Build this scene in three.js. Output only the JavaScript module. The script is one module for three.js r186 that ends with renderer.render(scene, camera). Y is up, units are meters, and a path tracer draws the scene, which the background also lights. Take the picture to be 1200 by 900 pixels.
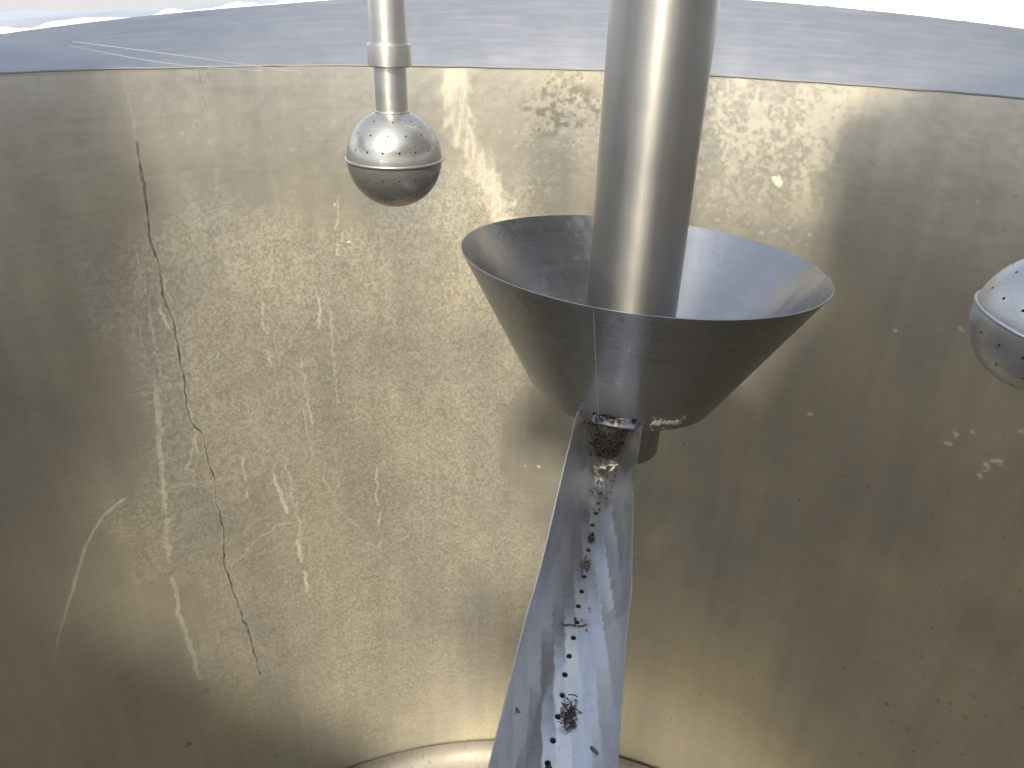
import * as THREE from 'three';
import { mergeGeometries, mergeVertices, toCreasedNormals } from 'three/addons/utils/BufferGeometryUtils.js';
import { Brush, Evaluator, SUBTRACTION } from 'three-bvh-csg';

// ------------------------------------------------------------------ camera
const scene = new THREE.Scene();
const camera = new THREE.PerspectiveCamera(54.86, 4 / 3, 0.01, 60);
camera.position.set(-0.03, 0.113, 0.2985);
camera.up.set(-0.029, 0.882, -0.47);
camera.lookAt(-0.03, 0.113 - Math.sin(0.49), 0.2985 - Math.cos(0.49));

// ------------------------------------------------------------------ sky, sun, exposure
const EXPOSURE = 2.1, SUN = 3.3, SKY = 0.88;
const SUN_AZ = 15 * Math.PI / 180, SUN_EL = 45 * Math.PI / 180;   // light travels to -z and a little to +x
const toSun = new THREE.Vector3(-Math.sin(SUN_AZ) * Math.cos(SUN_EL), Math.sin(SUN_EL), Math.cos(SUN_AZ) * Math.cos(SUN_EL));

const fract = (v) => v - Math.floor(v);
function hash(x, y, s = 0) { let h = Math.imul(x | 0, 374761393) + Math.imul(y | 0, 668265263) + Math.imul(s | 0, 2147483647 - 77777) | 0; h = Math.imul(h ^ (h >>> 13), 1274126177); return ((h ^ (h >>> 16)) >>> 0) / 4294967296; }
function noise(x, y, s = 0) {
  const xi = Math.floor(x), yi = Math.floor(y), fx = x - xi, fy = y - yi, u = fx * fx * (3 - 2 * fx), v = fy * fy * (3 - 2 * fy);
  const a = hash(xi, yi, s), b = hash(xi + 1, yi, s), c = hash(xi, yi + 1, s), d = hash(xi + 1, yi + 1, s);
  return a + (b - a) * u + (c - a) * v + (a - b - c + d) * u * v;
}
function fbm(x, y, o = 4, s = 0) { let r = 0, a = 0.5, t = 0; for (let i = 0; i < o; i++) { r += a * noise(x, y, s + i * 17); t += a; a *= 0.5; x *= 2.03; y *= 2.03; } return r / t; }
function noiseT(x, y, px, py, s) {
  const xi = Math.floor(x), yi = Math.floor(y), fx = x - xi, fy = y - yi, u = fx * fx * (3 - 2 * fx), v = fy * fy * (3 - 2 * fy), X = xi % px, Y = yi % py, X1 = (xi + 1) % px, Y1 = (yi + 1) % py;
  const a = hash(X, Y, s), b = hash(X1, Y, s), c = hash(X, Y1, s), d = hash(X1, Y1, s);
  return a + (b - a) * u + (c - a) * v + (a - b - c + d) * u * v;
}
function tile(u, v, fx, fy, o, s) { let r = 0, a = 0.5, t = 0; for (let i = 0; i < o; i++) { r += a * noiseT(u * fx, v * fy, fx, fy, s + i * 17); t += a; a *= 0.5; fx *= 2; fy *= 2; } return r / t; }
const smooth = (a, b, v) => { const t = Math.min(1, Math.max(0, (v - a) / (b - a))); return t * t * (3 - 2 * t); };
const mix = (a, b, t) => a + (b - a) * t;
let seedState = 20240;
const rnd = () => { seedState = (seedState * 1664525 + 1013904223) >>> 0; return seedState / 4294967296; };
const rr = (a, b) => a + (b - a) * rnd();

{ // blue sky with bright white clouds
  const w = 1024, h = 512, data = new Float32Array(w * h * 4);
  for (let j = 0; j < h; j++) {
    const el = (j + 0.5) / h * Math.PI - Math.PI / 2;
    for (let i = 0; i < w; i++) {
      const az = ((i + 0.5) / w - 0.5) * Math.PI * 2;
      const x = Math.cos(el) * Math.cos(az), y = Math.sin(el), z = Math.cos(el) * Math.sin(az);
      const up = Math.max(0, y);
      const hor = Math.pow(1 - up, 3);
      const cs = x * toSun.x + y * toSun.y + z * toSun.z, off = Math.acos(Math.max(-1, Math.min(1, cs)));
      let r = mix(0.22, 0.98, hor), g = mix(0.285, 1.04, hor), b = mix(0.42, 1.14, hor);
      const glow = 2.2 * Math.exp(-off / 0.30) + 0.5 * Math.exp(-off * off / 0.6);                    // hazy brightening round the sun
      r += glow * 1.0; g += glow * 0.98; b += glow * 0.92;
      const q = 1.6 / (0.25 + up);
      const c = 0.7 * smooth(0.56, 0.72, 0.6 * fbm(x * q + 5.3, z * q + 2.1, 5, 3) + 0.4 * fbm(x * 3 + y * 3, z * 3 - y * 2, 4, 9)) * smooth(0, 0.1, y);
      r = mix(r, 1.5, c); g = mix(g, 1.52, c); b = mix(b, 1.6, c);
      if (y < 0) { const t = smooth(0.08, 0.4, -y); r = mix(r, 0.32, t); g = mix(g, 0.31, t); b = mix(b, 0.29, t); }
      const k = (j * w + i) * 4; data[k] = r * SKY; data[k + 1] = g * SKY; data[k + 2] = b * SKY; data[k + 3] = 1;
    }
  }
  const t = new THREE.DataTexture(data, w, h, THREE.RGBAFormat, THREE.FloatType);
  t.mapping = THREE.EquirectangularReflectionMapping; t.magFilter = t.minFilter = THREE.LinearFilter; t.needsUpdate = true;
  scene.background = t; scene.environment = t;
}
const sun = new THREE.DirectionalLight(new THREE.Color(1.0, 0.905, 0.72), SUN);
sun.position.copy(toSun).multiplyScalar(6); sun.target.position.set(0, -0.4, -0.5);
sun.castShadow = true; sun.shadow.radius = 10; sun.shadow.mapSize.set(2048, 2048);
Object.assign(sun.shadow.camera, { left: -2, right: 2, top: 2, bottom: -2, near: 0.5, far: 14 });
scene.add(sun, sun.target);

const renderer = new THREE.WebGLRenderer({ antialias: true });
renderer.setSize(1024, 768);
renderer.toneMapping = THREE.LinearToneMapping;
renderer.toneMappingExposure = EXPOSURE;
renderer.shadowMap.enabled = true; renderer.shadowMap.type = THREE.PCFSoftShadowMap;

// ------------------------------------------------------------------ helpers
const used = new Map();
function numbered(name) { const n = used.get(name) || 0; used.set(name, n + 1); return n ? name + '_' + String(n).padStart(3, '0') : name; }
function tag(o, label, category, group, kind) { o.userData.label = label; if (category) o.userData.category = category; if (group) o.userData.group = group; if (kind) o.userData.kind = kind; return o; }
function thing(name, label, category, pos = [0, 0, 0], group) { const g = new THREE.Group(); g.name = numbered(name); g.position.set(...pos); scene.add(g); return tag(g, label, category, group); }
function part(name, geo, mat, parent = scene) {
  const m = new THREE.Mesh(Array.isArray(geo) ? mergeGeometries(geo.map((g) => { const c = g.index ? g.toNonIndexed() : g; for (const k of Object.keys(c.attributes)) if (!['position', 'normal', 'uv'].includes(k)) c.deleteAttribute(k); return c; })) : geo, mat);
  m.name = parent === scene ? numbered(name) : name; m.castShadow = m.receiveShadow = true; parent.add(m); return m;
}
const V3 = (x, y, z) => new THREE.Vector3(x, y, z);
function texture(w, h, fn, srgb, wrapS = THREE.RepeatWrapping, wrapT = THREE.RepeatWrapping) {   // fn(u, v) -> [r,g,b] 0..1 (linear unless srgb)
  const d = new Uint8Array(w * h * 4);
  for (let j = 0; j < h; j++) for (let i = 0; i < w; i++) {
    const c = fn((i + 0.5) / w, (j + 0.5) / h, i, j), k = (j * w + i) * 4;
    for (let n = 0; n < 3; n++) { let v = Math.min(1, Math.max(0, c[n])); if (srgb) v = v <= 0.0031308 ? v * 12.92 : 1.055 * Math.pow(v, 1 / 2.4) - 0.055; d[k + n] = v * 255 + 0.5; }
    d[k + 3] = 255;
  }
  const t = new THREE.DataTexture(d, w, h, THREE.RGBAFormat, THREE.UnsignedByteType);
  t.wrapS = wrapS; t.wrapT = wrapT; t.magFilter = THREE.LinearFilter; t.minFilter = THREE.LinearMipmapLinearFilter; t.generateMipmaps = true; t.anisotropy = 8;
  if (srgb) t.colorSpace = THREE.SRGBColorSpace; t.needsUpdate = true; return t;
}
function uvMetres(g, w, l) { const u = g.attributes.uv; for (let i = 0; i < u.count; i++) u.setXY(i, u.getX(i) * w * 4, u.getY(i) * l * 4); return g; }
function lathe(pts, seg = 96) { let l = 0, r = 0; pts.forEach((p, i) => { r = Math.max(r, p[0]); if (i) l += Math.hypot(p[0] - pts[i - 1][0], p[1] - pts[i - 1][1]); }); return uvMetres(new THREE.LatheGeometry(pts.map(([r, y]) => new THREE.Vector2(r, y)), seg), Math.max(0.25, Math.round(r * 2 * Math.PI * 4) / 4), l); }
function tube(pts, r, seg = 24, rad = 6) { return new THREE.TubeGeometry(new THREE.CatmullRomCurve3(pts.map((p) => V3(...p))), seg, r, rad, false); }

// ------------------------------------------------------------------ tank wall: colours, stains and marks laid out by bearing (degrees) and height (m)
const A0 = -75, A1 = 75, H = 1.70, TW = 2048, TH = 1280;
const deg = (a) => a * Math.PI / 180;
const markDark = new Float32Array(TW * TH), markPale = new Float32Array(TW * TH);
const ax = (a) => (a - A0) / (A1 - A0) * TW, ay = (y) => (y + H) / H * TH;
function blot(buf, x, y, r, k, sx = 1, sy = 1, s = 1) {
  const R = Math.ceil(r * 1.8 * Math.max(sx, sy));
  for (let j = -R; j <= R; j++) for (let i = -R; i <= R; i++) {
    const X = Math.round(x) + i, Y = Math.round(y) + j; if (X < 0 || Y < 0 || X >= TW || Y >= TH) continue;
    const d = Math.hypot((X - x) / sx, (Y - y) / sy) / r + (fbm(X * 0.22, Y * 0.22, 2, s) - 0.5) * 0.9;
    const v = k * (1 - smooth(0.65, 1.05, d)); const q = Y * TW + X; if (v > buf[q]) buf[q] = v;
  }
}
function stroke(buf, pts, width, k, jitter = 1, gaps = 0, s = 1) {
  const P = pts.map(([a, y]) => [ax(a), ay(y)]);
  let t = 0;
  for (let i = 0; i + 1 < P.length; i++) {
    const L = Math.hypot(P[i + 1][0] - P[i][0], P[i + 1][1] - P[i][1]), n = Math.ceil(L * 1.5);
    for (let j = 0; j < n; j++) {
      const f = j / n; t += L / n;
      if (gaps && noise(t * 0.05, 3.3, s) < gaps) continue;
      const x = mix(P[i][0], P[i + 1][0], f) + (noise(t * 0.09, 0.5, s) - 0.5) * 5 * jitter + (noise(t * 0.4, 7.5, s) - 0.5) * 2.4 * jitter, y = mix(P[i][1], P[i + 1][1], f) + (noise(t * 0.09, 9.5, s) - 0.5) * 5 * jitter;
      const w = width * mix(0.75, 1.25, noise(t * 0.06, 5.1, s)), kk = k * mix(0.72, 1, noise(t * 0.12, 2.2, s));
      const R = Math.ceil(w + 1);
      for (let b = -R; b <= R; b++) for (let a = -R; a <= R; a++) {
        const X = Math.round(x) + a, Y = Math.round(y) + b; if (X < 0 || Y < 0 || X >= TW || Y >= TH) continue;
        const v = kk * (1 - smooth(w - 0.7, w + 0.7, Math.hypot(X - x, Y - y))), q = Y * TW + X; if (v > buf[q]) buf[q] = v;
      }
    }
  }
}
// the long cracked run of residue on the left and its side branches
stroke(markDark, [[-36.0, -0.1], [-36.12, -0.188], [-36.49, -0.24], [-36.23, -0.282], [-36.39, -0.332], [-35.98, -0.385], [-36.07, -0.431], [-36.01, -0.48], [-36.26, -0.528], [-36.35, -0.571], [-35.33, -0.603], [-35.42, -0.657], [-35.17, -0.697], [-35.42, -0.753], [-35.17, -0.816], [-35.88, -0.896]], 1.7, 1.0, 0.6, 0, 4);
stroke(markDark, [[-35.9, -0.02], [-35.8, -0.06], [-36.0, -0.1]], 1.2, 0.35, 1.2, 0.3, 3);
stroke(markDark, [[-35.88, -0.896], [-35.44, -0.99], [-34.8, -1.092], [-34.29, -1.226]], 2.0, 1.0, 0.8, 0, 5);
stroke(markDark, [[-30.11, -0.001], [-30.11, -0.06], [-30.11, -0.122], [-30.09, -0.201], [-30.39, -0.27], [-30.12, -0.329]], 1.4, 0.75, 1.2, 0.3, 6);
stroke(markDark, [[-33.0, -0.229], [-31.49, -0.209], [-29.8, -0.201], [-28.19, -0.188]], 1.8, 0.75, 1.5, 0.2, 7);
stroke(markDark, [[-41.17, -0.492], [-39.58, -0.485], [-37.44, -0.489]], 2, 0.75, 1.5, 0.15, 8);
stroke(markDark, [[-35.4, -0.474], [-33.92, -0.47], [-32.6, -0.455]], 1.9, 0.75, 1.5, 0.15, 9);
stroke(markDark, [[-36.82, -0.705], [-34.37, -0.706], [-30.48, -0.716]], 2.4, 0.75, 2, 0.2, 10);
stroke(markDark, [[-39.2, -0.69], [-36.4, -0.7]], 1.3, 0.75, 2, 0.2, 10);
stroke(markDark, [[-33, -0.83], [-28.5, -0.81]], 1.4, 0.75, 2, 0.3, 12);
for (const [a, y, r] of [[-38.9, -0.46, 7], [-32.2, -0.262, 5], [-40.8, -1.2, 8], [-44, -1.32, 6], [-27.6, -0.12, 3], [-29.4, -0.012, 5], [-25, -0.1, 3], [-31, -0.08, 4], [-35.1, -0.9, 6]]) blot(markDark, ax(a), ay(y), r, 0.65, 1, 1, 2);
stroke(markDark, [[-38.5, -0.30], [-39.0, -0.40], [-38.4, -0.50]], 1, 0.5, 1.4, 0.35, 14);
stroke(markDark, [[-34.2, -0.9], [-31.2, -0.86], [-28.4, -0.845]], 1.3, 0.5, 2.2, 0.3, 15);
stroke(markDark, [[-36.2, -0.6], [-37.4, -0.66], [-37.0, -0.70]], 1.1, 0.5, 2.2, 0.2, 16);
// pale runs and scratches
stroke(markPale, [[-43.78, -0.678], [-45.96, -0.694], [-48.09, -0.737], [-50.23, -0.808], [-52.41, -0.877], [-54.05, -0.935]], 2, 0.27, 0.6, 0.1, 11);
stroke(markPale, [[-38.62, -0.482], [-39.74, -0.628], [-41.08, -0.807], [-41.49, -0.973], [-41.07, -1.17]], 3, 0.2, 1.5, 0.2, 12);
stroke(markPale, [[-29.15, -0.733], [-27.67, -0.868], [-27.11, -1.058]], 2.4, 0.3, 1.5, 0.3, 13);
for (let i = 0; i < 16; i++) { const a = rr(-40, -12), y = rr(-0.15, -0.9); stroke(markPale, [[a, y], [a + rr(-0.6, 0.6), y - rr(0.05, 0.25)]], rr(0.7, 1.5), rr(0.15, 0.3), 1.5, 0.3, 20 + i); }
for (let i = 0; i < 90; i++) { const a = rr(-45, 62), y = rr(-0.05, -1.5), t = rr(-1.2, 1.2), l = rr(0.6, 3); stroke(markPale, [[a, y], [a + l * Math.cos(t), y + l * 0.0174 * Math.sin(t)]], 0.7, rr(0.05, 0.2), 0.4, 0, 60 + i); }
// speckles: flecks of dirt, drops dried on the right side
for (let i = 0; i < 130; i++) blot(markDark, ax(rr(46, 62)), ay(-0.62 - 0.7 * rnd()), rr(1, 4.2), rr(0.15, 0.5), rr(0.7, 1.4), rr(0.7, 1.4), i);
for (let i = 0; i < 260; i++) blot(markDark, ax(rr(-40, 62)), ay(rr(-0.01, -1.55)), rr(0.8, 2.6), rr(0.15, 0.6), rr(0.7, 1.6), rr(0.7, 1.6), i);
for (const [a, y, r] of [[46.5, -0.534, 4], [46.3, -0.556, 3], [46.9, -0.524, 3], [47.3, -0.52, 3.4], [46.65, -0.545, 2], [43.06, -0.523, 3], [43.5, -0.503, 3], [44.6, -0.49, 2.5], [23.11, -0.154, 5], [22.7, -0.148, 4], [50.6, -0.55, 3], [51.3, -0.6, 2.5], [36, -0.36, 2.5], [30.5, -0.55, 4], [41, -0.33, 2.5], [48, -0.46, 2.5], [8.6, -0.16, 3]]) { blot(markPale, ax(a), ay(y), r, 0.55, 1.2, 0.8, 3); for (let q = 0; q < 3; q++) blot(markPale, ax(a + rr(-0.35, 0.35)), ay(y + rr(-0.006, 0.006)), r * rr(0.3, 0.6), 0.45, rr(0.7, 1.5), rr(0.7, 1.5), 3 + q); };
for (let i = 0; i < 60; i++) blot(markPale, ax(rr(-45, 60)), ay(rr(-0.02, -1.4)), rr(0.8, 2.2), rr(0.15, 0.5), rr(0.7, 1.6), rr(0.7, 1.6), i);
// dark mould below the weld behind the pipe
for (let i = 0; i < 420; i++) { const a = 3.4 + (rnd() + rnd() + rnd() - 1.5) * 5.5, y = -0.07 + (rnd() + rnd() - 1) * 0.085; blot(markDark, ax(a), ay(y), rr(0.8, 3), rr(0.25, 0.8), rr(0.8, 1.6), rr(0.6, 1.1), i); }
for (let i = 0; i < 110; i++) blot(markDark, ax(rr(13, 25)), ay(rr(-0.02, -0.25)), rr(0.8, 2.6), rr(0.15, 0.5), rr(0.7, 1.6), rr(0.7, 1.6), i);

const film = new Float32Array(TW * TH);
function wallTexel(u, v, i, j) {
  const a = mix(A0, A1, u), y = -H + v * H, m = deg(a);                       // m: metres along the wall (radius 1)
  const big = fbm(m * 2.2 + 4, y * 2.2, 4, 21), mid = fbm(m * 9, y * 6, 4, 33);
  const streak = fbm(m * 46, y * 2.6, 4, 41), fine = fbm(m * 330, y * 280, 3, 51), grain = noise(m * 420, y * 420, 61);
  const brush = fbm(m * 6, y * 260, 3, 71);
  const edge = a + 26 * (fbm(m * 5 + 9, y * 4, 4, 23) - 0.5);                    // outline of the mottled scale: ragged
  const spang = (1 - smooth(0, 3, edge)) * smooth(-42, -39, edge) * smooth(0.16, 0.24, -y + 0.3 * (fbm(m * 6 + 2, y * 5, 4, 24) - 0.5)) * smooth(0.3, 0.5, big + 0.1);   // mottled galvanised-looking scale
  const cell = smooth(0.36, 0.66, 0.6 * fine + 0.4 * grain);
  let f = 0.36 + 0.5 * (big - 0.5) + 0.35 * (mid - 0.5);                      // how much warm film covers the steel
  f = Math.min(1, Math.max(0, f));
  let r = mix(0.59, 0.73, f), g = mix(0.585, 0.625, f), b = mix(0.585, 0.36, f);
  let s = 1 + 0.16 * (streak - 0.5) + 0.10 * (brush - 0.5) + 0.22 * (mid - 0.5) + spang * mix(0.03, 0.12, smooth(0.3, 0.7, mid)) * (cell - 0.45) + 0.06 * (grain - 0.5);
  // pale streak running down from the weld, left of the pipe
  const cx = -8.6 + 6.3 * smooth(0, 0.33, -y) + (fbm(y * 9, 1.7, 3, 81) - 0.5) * 3.4, lw = 1.1 + 0.8 * fbm(y * 14, 6.2, 2, 83);
  const paleStreak = (1 - smooth(lw * 0.4, lw * 1.25, Math.abs(a - cx) + (fbm(m * 90, y * 60, 3, 85) - 0.5) * 2.6)) * (1 - smooth(0.3, 0.46, -y)) * mix(0.35, 1, smooth(0.35, 0.6, fbm(m * 110, y * 16, 3, 86)));
  // shorter runs under the weld on the right
  const drip = smooth(0.54, 0.66, fbm(m * 38, 2.2, 3, 91)) * (1 - smooth(0.03, 0.06 + 0.22 * noise(m * 55, 0.3, 93), -y + 0.03)) * smooth(14, 22, a);
  // mottled scale in a band under the weld, brightened as painted sunlight
  const scale = smooth(0.42, 0.62, 0.55 * fbm(m * 190, y * 190, 3, 95) + 0.45 * fbm(m * 34, y * 20, 3, 96)) * (1 - smooth(0.05, 0.3, -y)) * smooth(9, 13, a) * (1 - smooth(26, 30, a));
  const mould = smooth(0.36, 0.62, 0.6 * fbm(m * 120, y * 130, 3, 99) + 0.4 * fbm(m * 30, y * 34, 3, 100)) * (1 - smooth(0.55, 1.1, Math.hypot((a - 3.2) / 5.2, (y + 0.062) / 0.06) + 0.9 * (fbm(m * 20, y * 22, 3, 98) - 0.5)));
  const k = j * TW + i, D = Math.max(markDark[k], 0.72 * mould), P = Math.min(1, markPale[k] + 0.85 * paleStreak * mix(0.6, 1.2, fine) + 0.2 * drip + 0.55 * scale);
  r = mix(r * s, 0.80, P * 0.75); g = mix(g * s, 0.74, P * 0.75); b = mix(b * s, 0.58, P * 0.75);
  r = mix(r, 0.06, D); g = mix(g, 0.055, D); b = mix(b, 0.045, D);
  film[k] = Math.min(1, Math.max(0, 0.5 * f +  0.5 * P + 0.8 * D + 0.2 * spang * cell));
  return [r, g, b];
}
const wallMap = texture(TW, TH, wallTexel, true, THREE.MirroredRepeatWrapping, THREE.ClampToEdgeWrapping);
const wallRough = texture(TW, TH, (u, v, i, j) => {
  const k = j * TW + i, f = film[k], m = u * 2.6, y = v * 1.66;
  const ro = 0.33 + 0.24 * f + 0.10 * (fbm(m * 5, y * 5, 3, 14) - 0.5) + 0.05 * (noise(m * 200, y * 200, 15) - 0.5);
  const me = Math.max(0.15, 0.86 - 0.42 * f - 0.6 * Math.max(markDark[k], markPale[k]));
  return [0, ro, me];
}, false, THREE.MirroredRepeatWrapping, THREE.ClampToEdgeWrapping);
const wallBump = texture(1024, 640, (u, v) => { const m = u * 2.6, y = v * 1.66; const h = 0.5 + 0.6 * (fbm(m * 4, y * 3, 3, 5) - 0.5) + 0.10 * (fbm(m * 60, y * 60, 3, 6) - 0.5); return [h, h, h]; }, false, THREE.MirroredRepeatWrapping, THREE.ClampToEdgeWrapping);
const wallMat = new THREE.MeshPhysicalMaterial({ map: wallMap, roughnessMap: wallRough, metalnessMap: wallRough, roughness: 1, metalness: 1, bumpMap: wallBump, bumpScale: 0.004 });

// steel for collar, pipes, funnel, trough: own tones, fine brushing along the strip
function steel(base, rough, seed, opts = {}) {
  const bx = opts.bx ?? 8, by = opts.by ?? 300, spots = opts.spots ?? 0.2;
  const map = texture(512, 512, (u, v) => {        // one tile is a quarter metre square
    const b = tile(u, v, bx, by, 3, seed), c = tile(u, v, 4, 4, 4, seed + 5), p = smooth(0.70, 0.78, tile(u, v, 90, 90, 2, seed + 9)) * spots, w = smooth(0.64, 0.8, tile(u, v, 24, 24, 4, seed + 12)) * spots;
    const q = 1 + 0.12 * (b - 0.5) + 0.16 * (c - 0.5) - 0.5 * p + 0.2 * w; return [base[0] * q, base[1] * q, base[2] * q];
  }, true);
  const rm = texture(512, 512, (u, v) => [0, rough + 0.10 * (tile(u, v, 5, 5, 4, seed + 3) - 0.5) + (opts.brush ?? 0.10) * (tile(u, v, bx, by, 3, seed) - 0.5) + (opts.blotch ?? 0.06) * smooth(0.5, 0.8, tile(u, v, 24, 24, 3, seed + 7)), (opts.metal ?? 0.95)], false);
  const m = new THREE.MeshPhysicalMaterial({ map, roughnessMap: rm, metalnessMap: rm, roughness: 1, metalness: 1, side: THREE.DoubleSide });
  if (opts.aniso) { m.anisotropy = opts.aniso; m.anisotropyRotation = opts.rot ?? 0; }
  return m;
}
const M = {
  collar: steel([0.40, 0.39, 0.375], 0.30, 101, { bx: 4, by: 60, spots: 0.0, blotch: 0.02 }),
  pipe: steel([0.33, 0.32, 0.30], 0.40, 111, { bx: 40, by: 2, brush: 0.07, aniso: 0.74, rot: Math.PI / 2, spots: 0.03, blotch: 0.02 }),
  tubeSteel: steel([0.52, 0.50, 0.46], 0.34, 121, { bx: 4, by: 64, aniso: 0.6, rot: Math.PI / 2, spots: 0.2 }),
  ball: steel([0.34, 0.335, 0.315], 0.27, 131, { bx: 8, by: 64, brush: 0.05, spots: 0.2, metal: 0.78 }),
  ballPale: steel([0.47, 0.475, 0.48], 0.4, 141, { bx: 20, by: 20, spots: 0.22, metal: 0.9 }),
  funnel: steel([0.285, 0.29, 0.308], 0.29, 151, { bx: 4, by: 64, aniso: 0.35, rot: Math.PI / 2, brush: 0.05, spots: 0.12 }),
  trough: steel([0.50, 0.51, 0.53], 0.33, 161, { bx: 96, by: 4, brush: 0.10, spots: 0.2, blotch: 0.06 }),
  floor: steel([0.36, 0.34, 0.30], 0.62, 171, { bx: 20, by: 20, spots: 0.4, metal: 0.6 }),
  weld: steel([0.24, 0.235, 0.225], 0.85, 181, { bx: 40, by: 40, spots: 0.6, metal: 0.35 }),
  shadeSleeve: steel([0.2, 0.19, 0.18], 0.5, 195, { spots: 0.5, metal: 0.7 }),
  cover: new THREE.MeshStandardMaterial({ color: new THREE.Color(0.05, 0.05, 0.052), roughness: 0.7 }),
  foam: new THREE.MeshStandardMaterial({ color: new THREE.Color(0.82, 0.81, 0.78), roughness: 0.95 }),
  sheet: steel([0.5, 0.5, 0.5], 0.4, 191, { spots: 0.2 }),
  debris: new THREE.MeshPhysicalMaterial({ color: new THREE.Color(0.013, 0.012, 0.012), roughness: 0.7, specularIntensity: 0.3 }),
  soil: new THREE.MeshStandardMaterial({ color: new THREE.Color(0.04, 0.032, 0.026), roughness: 0.9 }),
  leaf: new THREE.MeshStandardMaterial({ color: new THREE.Color(0.10, 0.08, 0.062), roughness: 0.75, side: THREE.DoubleSide }),
  leafPale: new THREE.MeshStandardMaterial({ color: new THREE.Color(0.36, 0.31, 0.26), roughness: 0.7, side: THREE.DoubleSide }),
  web: new THREE.MeshStandardMaterial({ color: new THREE.Color(0.5, 0.5, 0.5), roughness: 0.5 }),
  redFibre: new THREE.MeshStandardMaterial({ color: new THREE.Color(0.13, 0.08, 0.075), roughness: 0.8 }),
};

// ------------------------------------------------------------------ the tank
const tank = thing('steel_tank', 'large round stainless steel tank whose stained inner wall fills the background', 'tank');
{
  const seg = 240, rows = 24, pos = [], uv = [], idx = [];
  for (let j = 0; j <= rows; j++) for (let i = 0; i <= seg; i++) {
    const a = i / seg * Math.PI * 2 - Math.PI, y = -H * j / rows, rad = 1 + 0.004 * (fbm(Math.cos(a) * 2.5 + 7, Math.sin(a) * 2.5 + y * 2, 3, 19) - 0.5);
    pos.push(Math.sin(a) * rad, y, -Math.cos(a) * rad); uv.push((a * 180 / Math.PI - A0) / (A1 - A0), 1 - j / rows);
  }
  for (let j = 0; j < rows; j++) for (let i = 0; i < seg; i++) { const p = j * (seg + 1) + i; idx.push(p, p + seg + 1, p + 1, p + 1, p + seg + 1, p + seg + 2); }
  const g = new THREE.BufferGeometry(); g.setAttribute('position', new THREE.Float32BufferAttribute(pos, 3)); g.setAttribute('uv', new THREE.Float32BufferAttribute(uv, 2)); g.setIndex(idx); g.computeVertexNormals();
  wallMat.side = THREE.DoubleSide;
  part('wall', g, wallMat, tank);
  // outer skin closes the wall's thickness
  part('outer_skin', lathe([[1.01, -0.012], [1.02, -H - 0.1], [0, -H - 0.1]], 96), M.sheet, tank);
  // floor: a shallow dish whose rounded edge meets the wall
  const fl = []; for (let i = 0; i <= 20; i++) { const r = i / 20 * 0.95; fl.push([r + 0.0001, -H - 0.012 + 0.01 * (r / 0.95) ** 2]); } for (let i = 1; i <= 8; i++) { const t = i / 8 * Math.PI / 2; fl.push([0.95 + 0.046 * Math.sin(t), -H - 0.002 + 0.046 * (1 - Math.cos(t))]); }
  const fg = lathe(fl, 160); { const u = fg.attributes.uv, p = fg.attributes.position; for (let i = 0; i < u.count; i++) u.setXY(i, p.getX(i) * 1.6, p.getZ(i) * 1.6); }
  part('floor', fg, M.floor, tank);
  // flared collar above the weld: rises towards the back
  const cp = [], cuv = [], ci = [], cn = 240, cr = 12;
  const lip = (a) => 0.112 - 0.066 * Math.pow(Math.min(1, Math.abs(a - deg(6)) / deg(48)), 1.9) - 0.006 * (a < 0 ? 1 : 0) * Math.min(1, -a / 0.4);
  for (let j = 0; j <= cr; j++) for (let i = 0; i <= cn; i++) {
    const a = i / cn * Math.PI * 2 - Math.PI, t = j / cr, R = 1.0025 + 0.1275 * (t * 0.92 + 0.08 * t * t), y = -0.001 + (lip(a) + 0.001) * t;
    cp.push(Math.sin(a) * R, y, -Math.cos(a) * R); cuv.push(Math.round(25 * 1) * a / (2 * Math.PI), t * 0.6);
  }
  for (let j = 0; j < cr; j++) for (let i = 0; i < cn; i++) { const p = j * (cn + 1) + i; ci.push(p, p + 1, p + cn + 1, p + 1, p + cn + 2, p + cn + 1); }
  const cg = new THREE.BufferGeometry(); cg.setAttribute('position', new THREE.Float32BufferAttribute(cp, 3)); cg.setAttribute('uv', new THREE.Float32BufferAttribute(cuv, 2)); cg.setIndex(ci); cg.computeVertexNormals();
  part('collar', cg, M.collar, tank);
  // weld line between wall and collar
  const wp = []; for (let i = 0; i <= 300; i++) { const a = i / 300 * Math.PI * 2; wp.push([Math.sin(a) * 1.0005, 0.001 + 0.0012 * (noise(a * 30, 2, 5) - 0.5), -Math.cos(a) * 1.0005]); }
  part('weld_seam', tube(wp, 0.0016, 600, 8), M.weld, tank);
  // flat steel jacket outside the lip
  const jp = [], ju = [], ji = [], jn = 240, jr = 6;
  for (let j = 0; j <= jr; j++) for (let i = 0; i <= jn; i++) { const a = i / jn * Math.PI * 2 - Math.PI, t = j / jr, R = 1.13 + 0.9 * t; jp.push(Math.sin(a) * R, lip(a) + 0.004 * smooth(0, 0.1, t) + mix(0, 0.035 - lip(a), smooth(0.1, 1, t)), -Math.cos(a) * R); ju.push(Math.sin(a) * R * 4, Math.cos(a) * R * 4); }
  for (let j = 0; j < jr; j++) for (let i = 0; i < jn; i++) { const p = j * (jn + 1) + i; ji.push(p, p + 1, p + jn + 1, p + 1, p + jn + 2, p + jn + 1); }
  const jg = new THREE.BufferGeometry(); jg.setAttribute('position', new THREE.Float32BufferAttribute(jp, 3)); jg.setAttribute('uv', new THREE.Float32BufferAttribute(ju, 2)); jg.setIndex(ji); jg.computeVertexNormals();
  part('jacket', jg, M.collar, tank);
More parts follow.
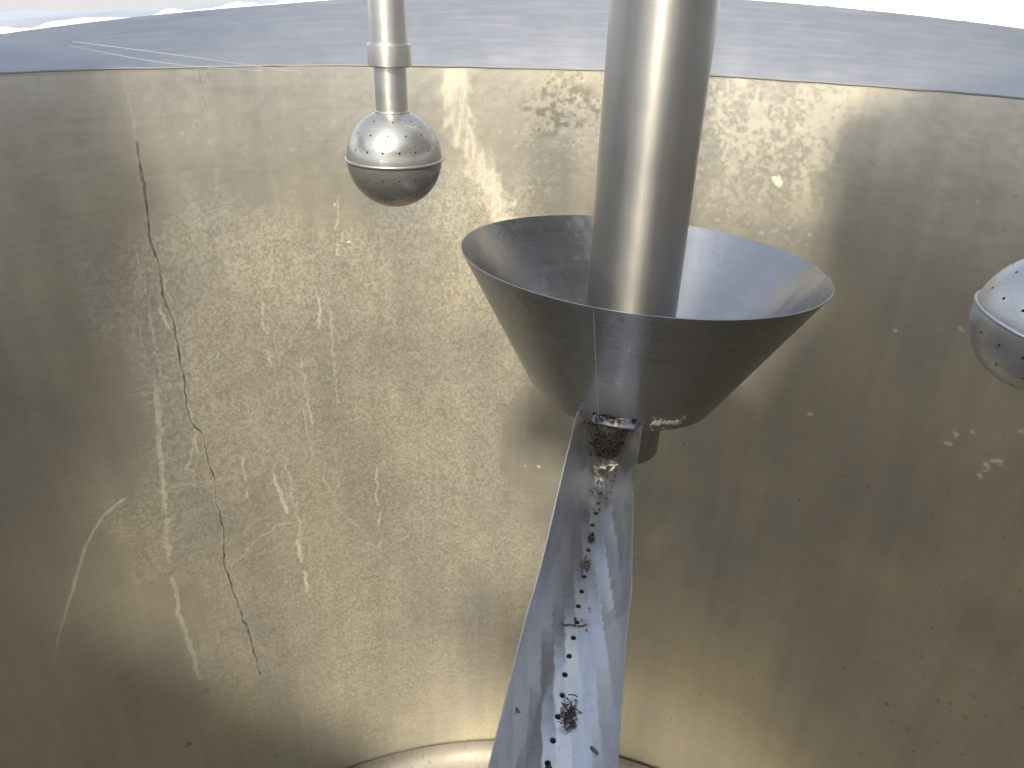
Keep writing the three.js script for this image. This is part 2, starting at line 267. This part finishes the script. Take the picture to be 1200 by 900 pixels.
  // lumpy white crust lying along the lip: a thin bead on the left, a wide bank on the right
  const fp = [], fi = [], fn = 1400, fr = 16;
  for (let j = 0; j <= fr; j++) for (let i = 0; i <= fn; i++) {
    const a = i / fn * Math.PI * 2 - Math.PI, t = j / fr, side = smooth(deg(2), deg(22), a);
    const lump = 0.35 + 0.65 * smooth(0.35, 0.7, fbm(a * 34 + 3, 1.5 + t * 1.2, 3, 61));
    const W = mix(0.034 * lump, 0.42, side), hgt = mix(0.009 * lump * smooth(0.2, 0.45, fbm(a * 11, 4.4, 2, 66)) * smooth(deg(-12), deg(-17), a), 0.034 + 0.02 * (fbm(a * 24, t * 7, 4, 64) - 0.5), side);
    const R = 1.13 + W * t + 0.003 * (noise(a * 90, 3, 67) - 0.5);
    fp.push(Math.sin(a) * R, lip(a) - 0.002 + hgt * Math.pow(Math.sin(Math.PI * Math.min(0.999, Math.max(0.001, mix(t, 0.5 * Math.min(1, t * 5), side)))), 0.7) + side * 0.006 * (fbm(a * 70, t * 20, 3, 65) - 0.5) - 0.1 * side * smooth(0.85, 1, t), -Math.cos(a) * R);
  }
  for (let j = 0; j < fr; j++) for (let i = 0; i < fn; i++) { const p = j * (fn + 1) + i; fi.push(p, p + 1, p + fn + 1, p + 1, p + fn + 2, p + fn + 1); }
  const fo = new THREE.BufferGeometry(); fo.setAttribute('position', new THREE.Float32BufferAttribute(fp, 3)); fo.setIndex(fi); fo.computeVertexNormals(); M.foam.side = THREE.DoubleSide;
  tag(part('crust_bank', fo, M.foam, tank), 'lumpy white crust along the outside of the lip');
}
// unseen plates added over the tank to block sun; edges bound the lit strip
function leaf(pts, label) {
  const s = new THREE.Shape(pts.map(([x, z]) => new THREE.Vector2(x, -z)));
  const g = new THREE.ExtrudeGeometry(s, { depth: 0.012, bevelEnabled: true, bevelSize: 0.003, bevelThickness: 0.003, bevelSegments: 1 }); g.rotateX(-Math.PI / 2); g.translate(0, 0.313, 0);
  tag(part('sun_blocker', g, M.sheet), label, 'sheet');
}
leaf([[-0.677, -0.5], [-0.70, -0.3], [-0.91, 0.2], [-1.14, 0.7], [-1.4, 0.7], [-1.4, -0.5]], 'added unseen steel plate blocking sun over the left of the tank');
leaf([[0.362, -0.52], [0.325, -0.22], [0.05, 0.16], [-0.16, 0.38], [-0.46, 0.54], [-0.46, 1.2], [0.9, 1.1], [1.1, 0.4], [1.1, -0.45], [0.8, -0.52]], 'added unseen steel plate blocking sun over the right of the tank');
{ // dark unseen slab added on the right to block sky and darken reflections
  const g = new THREE.BoxGeometry(0.03, 1.8, 2.2); g.rotateZ(-0.06); g.translate(1.2, 1.1, -0.2);
  tag(part('sky_blocker', g, M.cover), 'added unseen dark slab blocking sky on the right side of the tank', 'cover');
}

// ------------------------------------------------------------------ central pipe
const PX = 0.103, PZ = -0.487;
{
  const t = thing('drop_pipe', 'thick brushed steel pipe coming down through the middle of the funnel', 'pipe', [PX, -0.385, PZ]);
  const g = uvMetres(new THREE.CylinderGeometry(0.051, 0.051, 0.95, 96, 1, true), 0.25, 0.95); g.translate(0, 0.475, 0);
  part('pipe_wall', g, M.pipe, t);
  const inner = uvMetres(new THREE.CylinderGeometry(0.0485, 0.0485, 0.95, 64, 1, true), 0.25, 0.95); inner.translate(0, 0.475, 0); part('bore', inner, M.funnel, t);
  part('lower_edge', new THREE.RingGeometry(0.0485, 0.051, 96).rotateX(Math.PI / 2), M.pipe, t);
}

// ------------------------------------------------------------------ funnel round the pipe
const ev = new Evaluator(); ev.attributes = ['position', 'normal', 'uv'];
const FN = V3(0.0477, 1, -0.0541).normalize(), FC = V3(0.1098, -0.1442, -0.4921), FR = 0.2007, FH = 0.161, FB = 0.107;
const FBASE = FC.clone().addScaledVector(FN, -FH);
{
  const t = thing('funnel', 'wide cone shaped steel funnel around the thick pipe', 'funnel', FBASE.toArray());
  t.quaternion.setFromUnitVectors(V3(0, 1, 0), FN);
  const th = 0.0013;
  const prof = []; const N = 10;
  for (let i = 0; i <= N; i++) prof.push([mix(FB, FR, i / N), FH * i / N]);
  for (let i = N; i >= 0; i--) prof.push([mix(FB, FR, i / N) - th, FH * i / N + th * 0.3]);
  prof.push([FB, 0]);
  let cone = lathe(prof, 144); cone = toCreasedNormals(cone, 0.6);
  const outlet = new Brush(new THREE.BoxGeometry(0.046, 0.017, 0.08)); outlet.position.set(-0.024, 0.0105, 0.105); outlet.updateMatrixWorld();
  const shell = new Brush(cone); shell.updateMatrixWorld();
  const res = ev.evaluate(shell, outlet, SUBTRACTION);
  part('cone', res.geometry, M.funnel, t);
  // sloping bottom plate closing the gap between cone and pipe
  part('base_plate', lathe([[0.0515, 0.022], [FB - 0.002, 0.001], [FB - 0.002, -0.0012], [0.0515, 0.019], [0.0515, 0.022]], 96), M.funnel, t);
  // welded seam down the front, and the bead where the trough is tacked on
  const a = Math.PI / 2 + 0.36, P = (s, o = 0.0006) => [Math.cos(a) * (mix(FB, FR, s) + o), FH * s, Math.sin(a) * (mix(FB, FR, s) + o)];
  part('seam', tube([P(0.04), P(0.3), P(0.6), P(0.97)], 0.0003, 40, 5), M.weld, t);
  const bead = []; for (let i = 0; i <= 24; i++) { const u = i / 24, an = Math.PI / 2 + mix(-0.13, -0.36, u), r = mix(FB, FR, 0.12) + 0.001; bead.push([Math.cos(an) * r, FH * 0.1 + 0.003 * (rnd() - 0.5), Math.sin(an) * r]); }
  const bg = []; for (const b of bead) { const s = new THREE.IcosahedronGeometry(rr(0.0012, 0.0026), 1); s.scale(1.3, 1, 0.5); s.translate(...b); bg.push(s); }
  for (let i = 0; i < 90; i++) { const an = Math.PI / 2 - 0.12 - rnd() * 0.34, h = 0.08 + (rnd() + rnd() - 1) * 0.08, r = mix(FB, FR, h) + 0.0004; const s = new THREE.IcosahedronGeometry(rr(0.0004, 0.0011), 0); s.translate(Math.cos(an) * r, FH * h, Math.sin(an) * r); bg.push(s); }
  tag(part('weld_bead', bg, M.weld, t), 'rough grey weld beside the outlet');
}

// ------------------------------------------------------------------ perforated trough from the funnel outlet towards the viewer
const ST = [ // left lip, right lip, depth of the channel
  [[0.0440, -0.2830, -0.3990], [0.1115, -0.2840, -0.3880], 0.046],
  [[0.0300, -0.2915, -0.3320], [0.1000, -0.2915, -0.3340], 0.037],
  [[0.0167, -0.2990, -0.2650], [0.0879, -0.2975, -0.2800], 0.030],
  [[0.0032, -0.3060, -0.1946], [0.0765, -0.3058, -0.1975], 0.028],
  [[-0.0068, -0.3107, -0.1481], [0.0700, -0.3106, -0.1492], 0.026],
  [[-0.0156, -0.3144, -0.1108], [0.0625, -0.3142, -0.1135], 0.024],
  [[-0.0371, -0.3251, -0.0040], [0.0439, -0.3249, -0.0058], 0.024],
  [[-0.0560, -0.3330, 0.0800], [0.0290, -0.3330, 0.0800], 0.024],
];
function troughAt(s, u, lift = 0) {            // s 0..1 along, u -1..1 across
  const f = s * (ST.length - 1), i = Math.min(ST.length - 2, Math.floor(f)), t = f - i, P = (j) => ST[Math.min(ST.length - 1, Math.max(0, j))], w = (k, n) => { const a = P(i - 1)[k][n], b = P(i)[k][n], c = P(i + 1)[k][n], d = P(i + 2)[k][n]; return b + 0.5 * t * (c - a + t * (2 * a - 5 * b + 4 * c - d + t * (3 * (b - c) + d - a))); };
  const q = (u + 1) / 2, dep = mix(ST[i][2], ST[i + 1][2], t), p = mix(2.0, 2.4, s);
  return V3(mix(w(0, 0), w(1, 0), q), mix(w(0, 1), w(1, 1), q) - dep * (1 - Math.pow(Math.abs(u), p)) + lift, mix(w(0, 2), w(1, 2), q));
}
function troughAtXZ(x, z, lift = 0) { let best = null, bd = 1e9; for (let a = 0; a <= 120; a++) for (let b = -20; b <= 20; b++) { const p = troughAt(a / 120, b / 20); const d = (p.x - x) ** 2 + (p.z - z) ** 2; if (d < bd) { bd = d; best = p; } } best.x = x; best.z = z; best.y += lift; return best; }
const HOLES = [[0.0609, -0.3019], [0.0578, -0.2857], [0.0541, -0.2702], [0.0496, -0.254], [0.046, -0.2373], [0.0433, -0.2214], [0.0407, -0.206], [0.0374, -0.1893], [0.0341, -0.1724], [0.0303, -0.1562], [0.0279, -0.1391], [0.0243, -0.1234], [0.0201, -0.1062], [0.0161, -0.0898], [0.0135, -0.0728], [0.0097, -0.0559], [0.0055, -0.0381], [0.0016, -0.0218], [-0.003, -0.005], [-0.007, 0.012]];
{
  const t = thing('spout_trough', 'long open steel trough with a row of drilled holes below the funnel', 'trough', troughAt(0, 0).toArray());
  const o = t.position, ns = 112, nu = 36, th = 0.0014, top = [], bottom = [];
  const dent = (s, u) => 0.0003 * (fbm(s * 16, u * 2, 2, 5) - 0.5);
  for (let i = 0; i <= ns; i++) for (let j = 0; j <= nu; j++) {
    const s = i / ns, u = j / nu * 2 - 1, p = troughAt(s, u); p.y += dent(s, u);
    const du = troughAt(s, Math.min(1, u + 0.02)).sub(troughAt(s, Math.max(-1, u - 0.02))), ds = troughAt(Math.min(1, s + 0.01), u).sub(troughAt(Math.max(0, s - 0.01), u)), n = ds.cross(du).normalize(); if (n.y < 0) n.negate();
    top.push(p.clone().sub(o)); bottom.push(p.clone().addScaledVector(n, -th).sub(o));
  }
  const pos = [], uv = [], idx = [], add = (v, a, b) => { pos.push(v.x, v.y, v.z); uv.push(a * 0.7, b * 1.1); return pos.length / 3 - 1; };
  const A = top.map((v, k) => add(v, (k % (nu + 1)) / nu * 0.5, Math.floor(k / (nu + 1)) / ns * 2)), B = bottom.map((v, k) => add(v, (k % (nu + 1)) / nu * 0.5, Math.floor(k / (nu + 1)) / ns * 2));
  const quad = (a, b, c, d) => idx.push(a, b, c, a, c, d), at = (i, j) => i * (nu + 1) + j;
  for (let i = 0; i < ns; i++) for (let j = 0; j < nu; j++) { quad(A[at(i, j)], A[at(i + 1, j)], A[at(i + 1, j + 1)], A[at(i, j + 1)]); quad(B[at(i, j)], B[at(i, j + 1)], B[at(i + 1, j + 1)], B[at(i + 1, j)]); }
  for (let i = 0; i < ns; i++) { quad(A[at(i, 0)], B[at(i, 0)], B[at(i + 1, 0)], A[at(i + 1, 0)]); quad(A[at(i, nu)], A[at(i + 1, nu)], B[at(i + 1, nu)], B[at(i, nu)]); }
  for (let j = 0; j < nu; j++) { quad(A[at(0, j)], A[at(0, j + 1)], B[at(0, j + 1)], B[at(0, j)]); quad(A[at(ns, j)], B[at(ns, j)], B[at(ns, j + 1)], A[at(ns, j + 1)]); }
  let g = new THREE.BufferGeometry(); g.setAttribute('position', new THREE.Float32BufferAttribute(pos, 3)); g.setAttribute('uv', new THREE.Float32BufferAttribute(uv, 2)); g.setIndex(idx); g.computeVertexNormals(); g = toCreasedNormals(g, 0.7);
  let b = new Brush(g); b.updateMatrixWorld();
  const cut = []; for (const [x, z] of HOLES) { const c = new THREE.CylinderGeometry(0.0023, 0.0023, 0.1, 14); c.translate(x - o.x, troughAtXZ(x, z).y - o.y, z - o.z); cut.push(c); }
  const cb = new Brush(mergeGeometries(cut)); cb.updateMatrixWorld();
  b = ev.evaluate(b, cb, SUBTRACTION);
  part('channel', b.geometry, M.trough, t);
  for (const [x, z] of HOLES) { const y = troughAtXZ(x, z).y, c = new THREE.CylinderGeometry(0.0023, 0.0016, 0.014, 14, 1, true); c.translate(x - o.x, y - 0.008 - o.y, z - o.z); part('shade_sleeve', c, M.shadeSleeve, t); }  // dark sleeves added under the holes to keep light from showing through
}

// ------------------------------------------------------------------ spray balls
function sprayBall(pos, mat, name, label, dims) {
  const t = thing(name, label, 'spray ball', pos, 'spray balls hanging in the tank');
  const R = 0.0395;
  for (const up of [1, -1]) {
    let s = new THREE.SphereGeometry(R, 96, 40, 0, Math.PI * 2, 0, Math.PI / 2 - 0.01);
    let si = new THREE.SphereGeometry(R - 0.0012, 48, 20, 0, Math.PI * 2, 0, Math.PI / 2 - 0.01); { const ix = si.index.array; for (let i = 0; i < ix.length; i += 3) { const q = ix[i]; ix[i] = ix[i + 1]; ix[i + 1] = q; } const n = si.attributes.normal; for (let i = 0; i < n.count; i++) n.setXYZ(i, -n.getX(i), -n.getY(i), -n.getZ(i)); }
    const rim = new THREE.RingGeometry(R - 0.0012, R, 96, 1).rotateX(Math.PI / 2).translate(0, R * Math.sin(0.01), 0);
    const g = mergeGeometries([s.toNonIndexed(), si.toNonIndexed(), rim.toNonIndexed()]);
    const cuts = [];
    for (const [lat, n, off] of [[0.28, 18, 0.1], [0.62, 14, 0.25], [0.95, 9, 0.0]]) for (let i = 0; i < n; i++) { const a = i / n * Math.PI * 2 + off + (up < 0 ? 0.17 : 0); const c = new THREE.CylinderGeometry(0.00085, 0.00085, 0.012, 8); c.rotateZ(-Math.PI / 2).translate(R, 0, 0).rotateZ(lat).rotateY(a); cuts.push(c); }
    const A = new Brush(mergeVertices(g)), B = new Brush(mergeGeometries(cuts)); A.updateMatrixWorld(); B.updateMatrixWorld();
    const half = ev.evaluate(A, B, SUBTRACTION).geometry;
    if (up < 0) { half.rotateX(Math.PI); }
    part(up > 0 ? 'upper_shell' : 'lower_shell', half, mat, t);
  }
  const bd = new THREE.TorusGeometry(R + 0.0002, 0.0013, 10, 120).rotateX(Math.PI / 2); part('equator_bead', bd, mat, t);
  if (!dims) t.rotation.set(0.1, 0, -0.16);
  if (dims) {
    part('neck', lathe([[0.0129, R * 0.93], [0.0129, 0.088]], 48), M.tubeSteel, t);
    part('collar_ring', lathe([[0.0125, 0.071], [0.0166, 0.0712], [0.0171, 0.0722], [0.0171, 0.0868], [0.0166, 0.0878], [0.0145, 0.088]], 48), M.tubeSteel, t);
    part('supply_pipe', lathe([[0.0146, 0.0875], [0.0146, 0.6]], 48), M.tubeSteel, t);
    const wd = []; for (let i = 0; i <= 40; i++) { const a = i / 40 * Math.PI * 2; wd.push([Math.cos(a) * 0.0134, R * 0.945 + 0.0006 * (noise(i * 0.9, 3, 1) - 0.5), Math.sin(a) * 0.0134]); } part('weld_ring', tube(wd, 0.0011, 80, 6), M.tubeSteel, t);
  } else {
    part('neck', lathe([[0.0129, R * 0.93], [0.0129, 0.6]], 48), M.tubeSteel, t);
  }
  return t;
}
sprayBall([-0.134, -0.0145, -0.336], M.ball, 'spray_ball', 'shiny steel spray ball hanging on a thin stepped pipe left of the thick pipe', true);
sprayBall([0.2683, -0.0431, -0.0829], M.ballPale, 'spray_ball', 'pale dull spray ball cut off by the right edge of the photo', false);

// ------------------------------------------------------------------ debris in the trough and cobwebs
function twig(p, len, r, lift = 0.001) { const a = rnd() * Math.PI * 2, e = rr(-0.35, 0.35), d = V3(Math.cos(a) * len, Math.sin(e) * len, Math.sin(a) * len), m = p.clone().add(V3(rr(-1, 1), rr(0, 1), rr(-1, 1)).multiplyScalar(len * 0.2)); return tube([[p.x - d.x / 2, p.y - d.y / 2 + lift, p.z - d.z / 2], [m.x, m.y + lift, m.z], [p.x + d.x / 2, p.y + d.y / 2 + lift, p.z + d.z / 2]], r, 6, 4); }
function crumb(p, r) { const g = new THREE.IcosahedronGeometry(r, 0); g.scale(rr(0.6, 1.5), rr(0.4, 0.9), rr(0.6, 1.5)); g.rotateY(rnd() * 6); g.translate(p.x, p.y + r * 0.4, p.z); return g; }
function curledLeaf(p, len, wid, curl, tilt) {
  const g = new THREE.PlaneGeometry(1, 1, 8, 4), q = g.attributes.position;
  for (let i = 0; i < q.count; i++) { const x = q.getX(i) * 2, y = q.getY(i) * 2, w = Math.sqrt(Math.max(0.02, 1 - x * x)); q.setXYZ(i, x * len / 2, Math.abs(y) * wid * curl * 0.5 + curl * len * 0.18 * x * x, y * w * wid / 2); }
  g.rotateZ(tilt); g.rotateY(rnd() * 6.28); g.translate(p.x, p.y, p.z); g.computeVertexNormals(); return g;
}
function heap(name, label, s, u, n, spreadS, spreadU, mat, opts = {}) {
  const gs = [...(opts.extra ?? [])]; const big = opts.big ?? 0.004;
  for (let i = 0; i < n; i++) { const p = troughAt(Math.max(0, s + (rnd() + rnd() - 1) * spreadS), Math.max(-0.9, Math.min(0.9, u + (rnd() + rnd() - 1) * spreadU)), 0.0004 + rnd() * (opts.pile ?? 0.002)); gs.push(rnd() < (opts.twigs ?? 0.5) ? twig(p, rr(0.4, 1.6) * big, rr(0.0002, 0.0006)) : crumb(p, rr(0.0005, 0.0014) * (opts.size ?? 1))); }
  return tag(part(name, gs, mat), label, 'debris', null, 'stuff');
}
const inOutlet = []; for (let i = 0; i < 260; i++) { const p = V3(rr(0.050, 0.108), rr(-0.308, -0.283), rr(-0.412, -0.386)); inOutlet.push(rnd() < 0.6 ? twig(p, rr(0.004, 0.014), rr(0.0003, 0.0008)) : crumb(p, rr(0.001, 0.0028))); }  // extra debris added inside the outlet to darken its bright opening
heap('wet_debris', 'black wet debris heaped at the funnel outlet', 0.03, 0.02, 520, 0.065, 0.6, M.debris, { pile: 0.014, twigs: 0.6, big: 0.008, size: 2, extra: inOutlet });
{
  const t = thing('dry_leaf_clump', 'small clump of curled brown leaf bits below the black debris', 'leaf litter', troughAt(0.125, 0.05).toArray()), o = t.position;
  for (let i = 0; i < 9; i++) { const p = troughAt(0.125 + rr(-0.014, 0.014), 0.05 + rr(-0.22, 0.3), 0.001 + rnd() * 0.0035).sub(o); part('leaf_scrap', curledLeaf(p, rr(0.006, 0.012), rr(0.003, 0.006), rr(0.4, 1), rr(-0.4, 0.4)), i % 3 ? M.leaf : M.leafPale, t); }
}
heap('crumb_scatter', 'fine dark crumbs scattered over the upper trough', 0.17, 0.1, 90, 0.14, 0.4, M.soil, { pile: 0.0006, twigs: 0.15, big: 0.003, size: 0.8 });
heap('dark_clump', 'dark round clump of dirt beside the upper holes', 0.352, 0.02, 40, 0.012, 0.07, M.soil, { pile: 0.003, big: 0.003 });
heap('twig_scraps', 'thin curled brown scraps in the middle of the trough', 0.415, -0.02, 26, 0.018, 0.12, M.leaf, { pile: 0.003, big: 0.006, twigs: 0.85 });
heap('brown_clump', 'brown fibrous clump in the lower trough near the bottom edge', 0.79, 0.09, 55, 0.02, 0.15, M.soil, { pile: 0.003, big: 0.006, twigs: 0.7 });
heap('crumb_trail', 'trail of dark crumbs along the bottom of the trough', 0.62, 0.04, 16, 0.24, 0.35, M.soil, { pile: 0.0004, twigs: 0.1, big: 0.003, size: 0.7 });
for (const [s, u, l, lab, m] of [[0.845, -0.09, 0.013, 'small dark leaf lying by the lowest holes', M.soil], [0.83, 0.62, 0.007, 'tan leaf scrap on the right side of the trough', M.leaf], [0.9, 0.03, 0.01, 'tan leaf scrap at the bottom edge of the photo', M.leaf], [0.80, -0.78, 0.005, 'rust coloured leaf scrap near the left lip of the trough', M.leaf]]) {
  const p = troughAt(s, u, 0.0012), g = curledLeaf(p, l, l * 0.5, 0.5, 0.1); tag(part('leaf_scrap', g, m), lab, 'leaf');
}
{
  const pts = []; for (let i = 0; i <= 14; i++) { const p = troughAt(0.635 + 0.004 * Math.sin(i * 0.8), -0.36 + 0.55 * i / 14, 0.0008 + 0.0003 * Math.sin(i * 2)); pts.push(p.toArray()); }
  tag(part('red_fibre', tube(pts, 0.0005, 40, 5), M.redFibre), 'thin reddish fibre lying across the middle of the trough', 'fibre');
}
const webs = [
  [[-0.0262, -0.0335, -0.975], [0.02, 0.03, -0.90], [0.07, 0.12, -0.80], 'pale cobweb strand from the weld up towards the top left of the thick pipe'],
  [[-0.64, 0.035, -0.80], [-0.50, 0.018, -0.83], [-0.36, -0.006, -0.90], 'upper pale cobweb strand crossing the weld at far left'],
  [[-0.645, 0.030, -0.795], [-0.52, 0.010, -0.81], [-0.41, -0.002, -0.87], 'lower pale cobweb strand crossing the weld at far left'],
];
for (const [a, b, c, l] of webs) tag(part('cobweb_strand', tube([a, b, c], 0.00022, 24, 5), M.web), l, 'cobweb');

renderer.render(scene, camera);
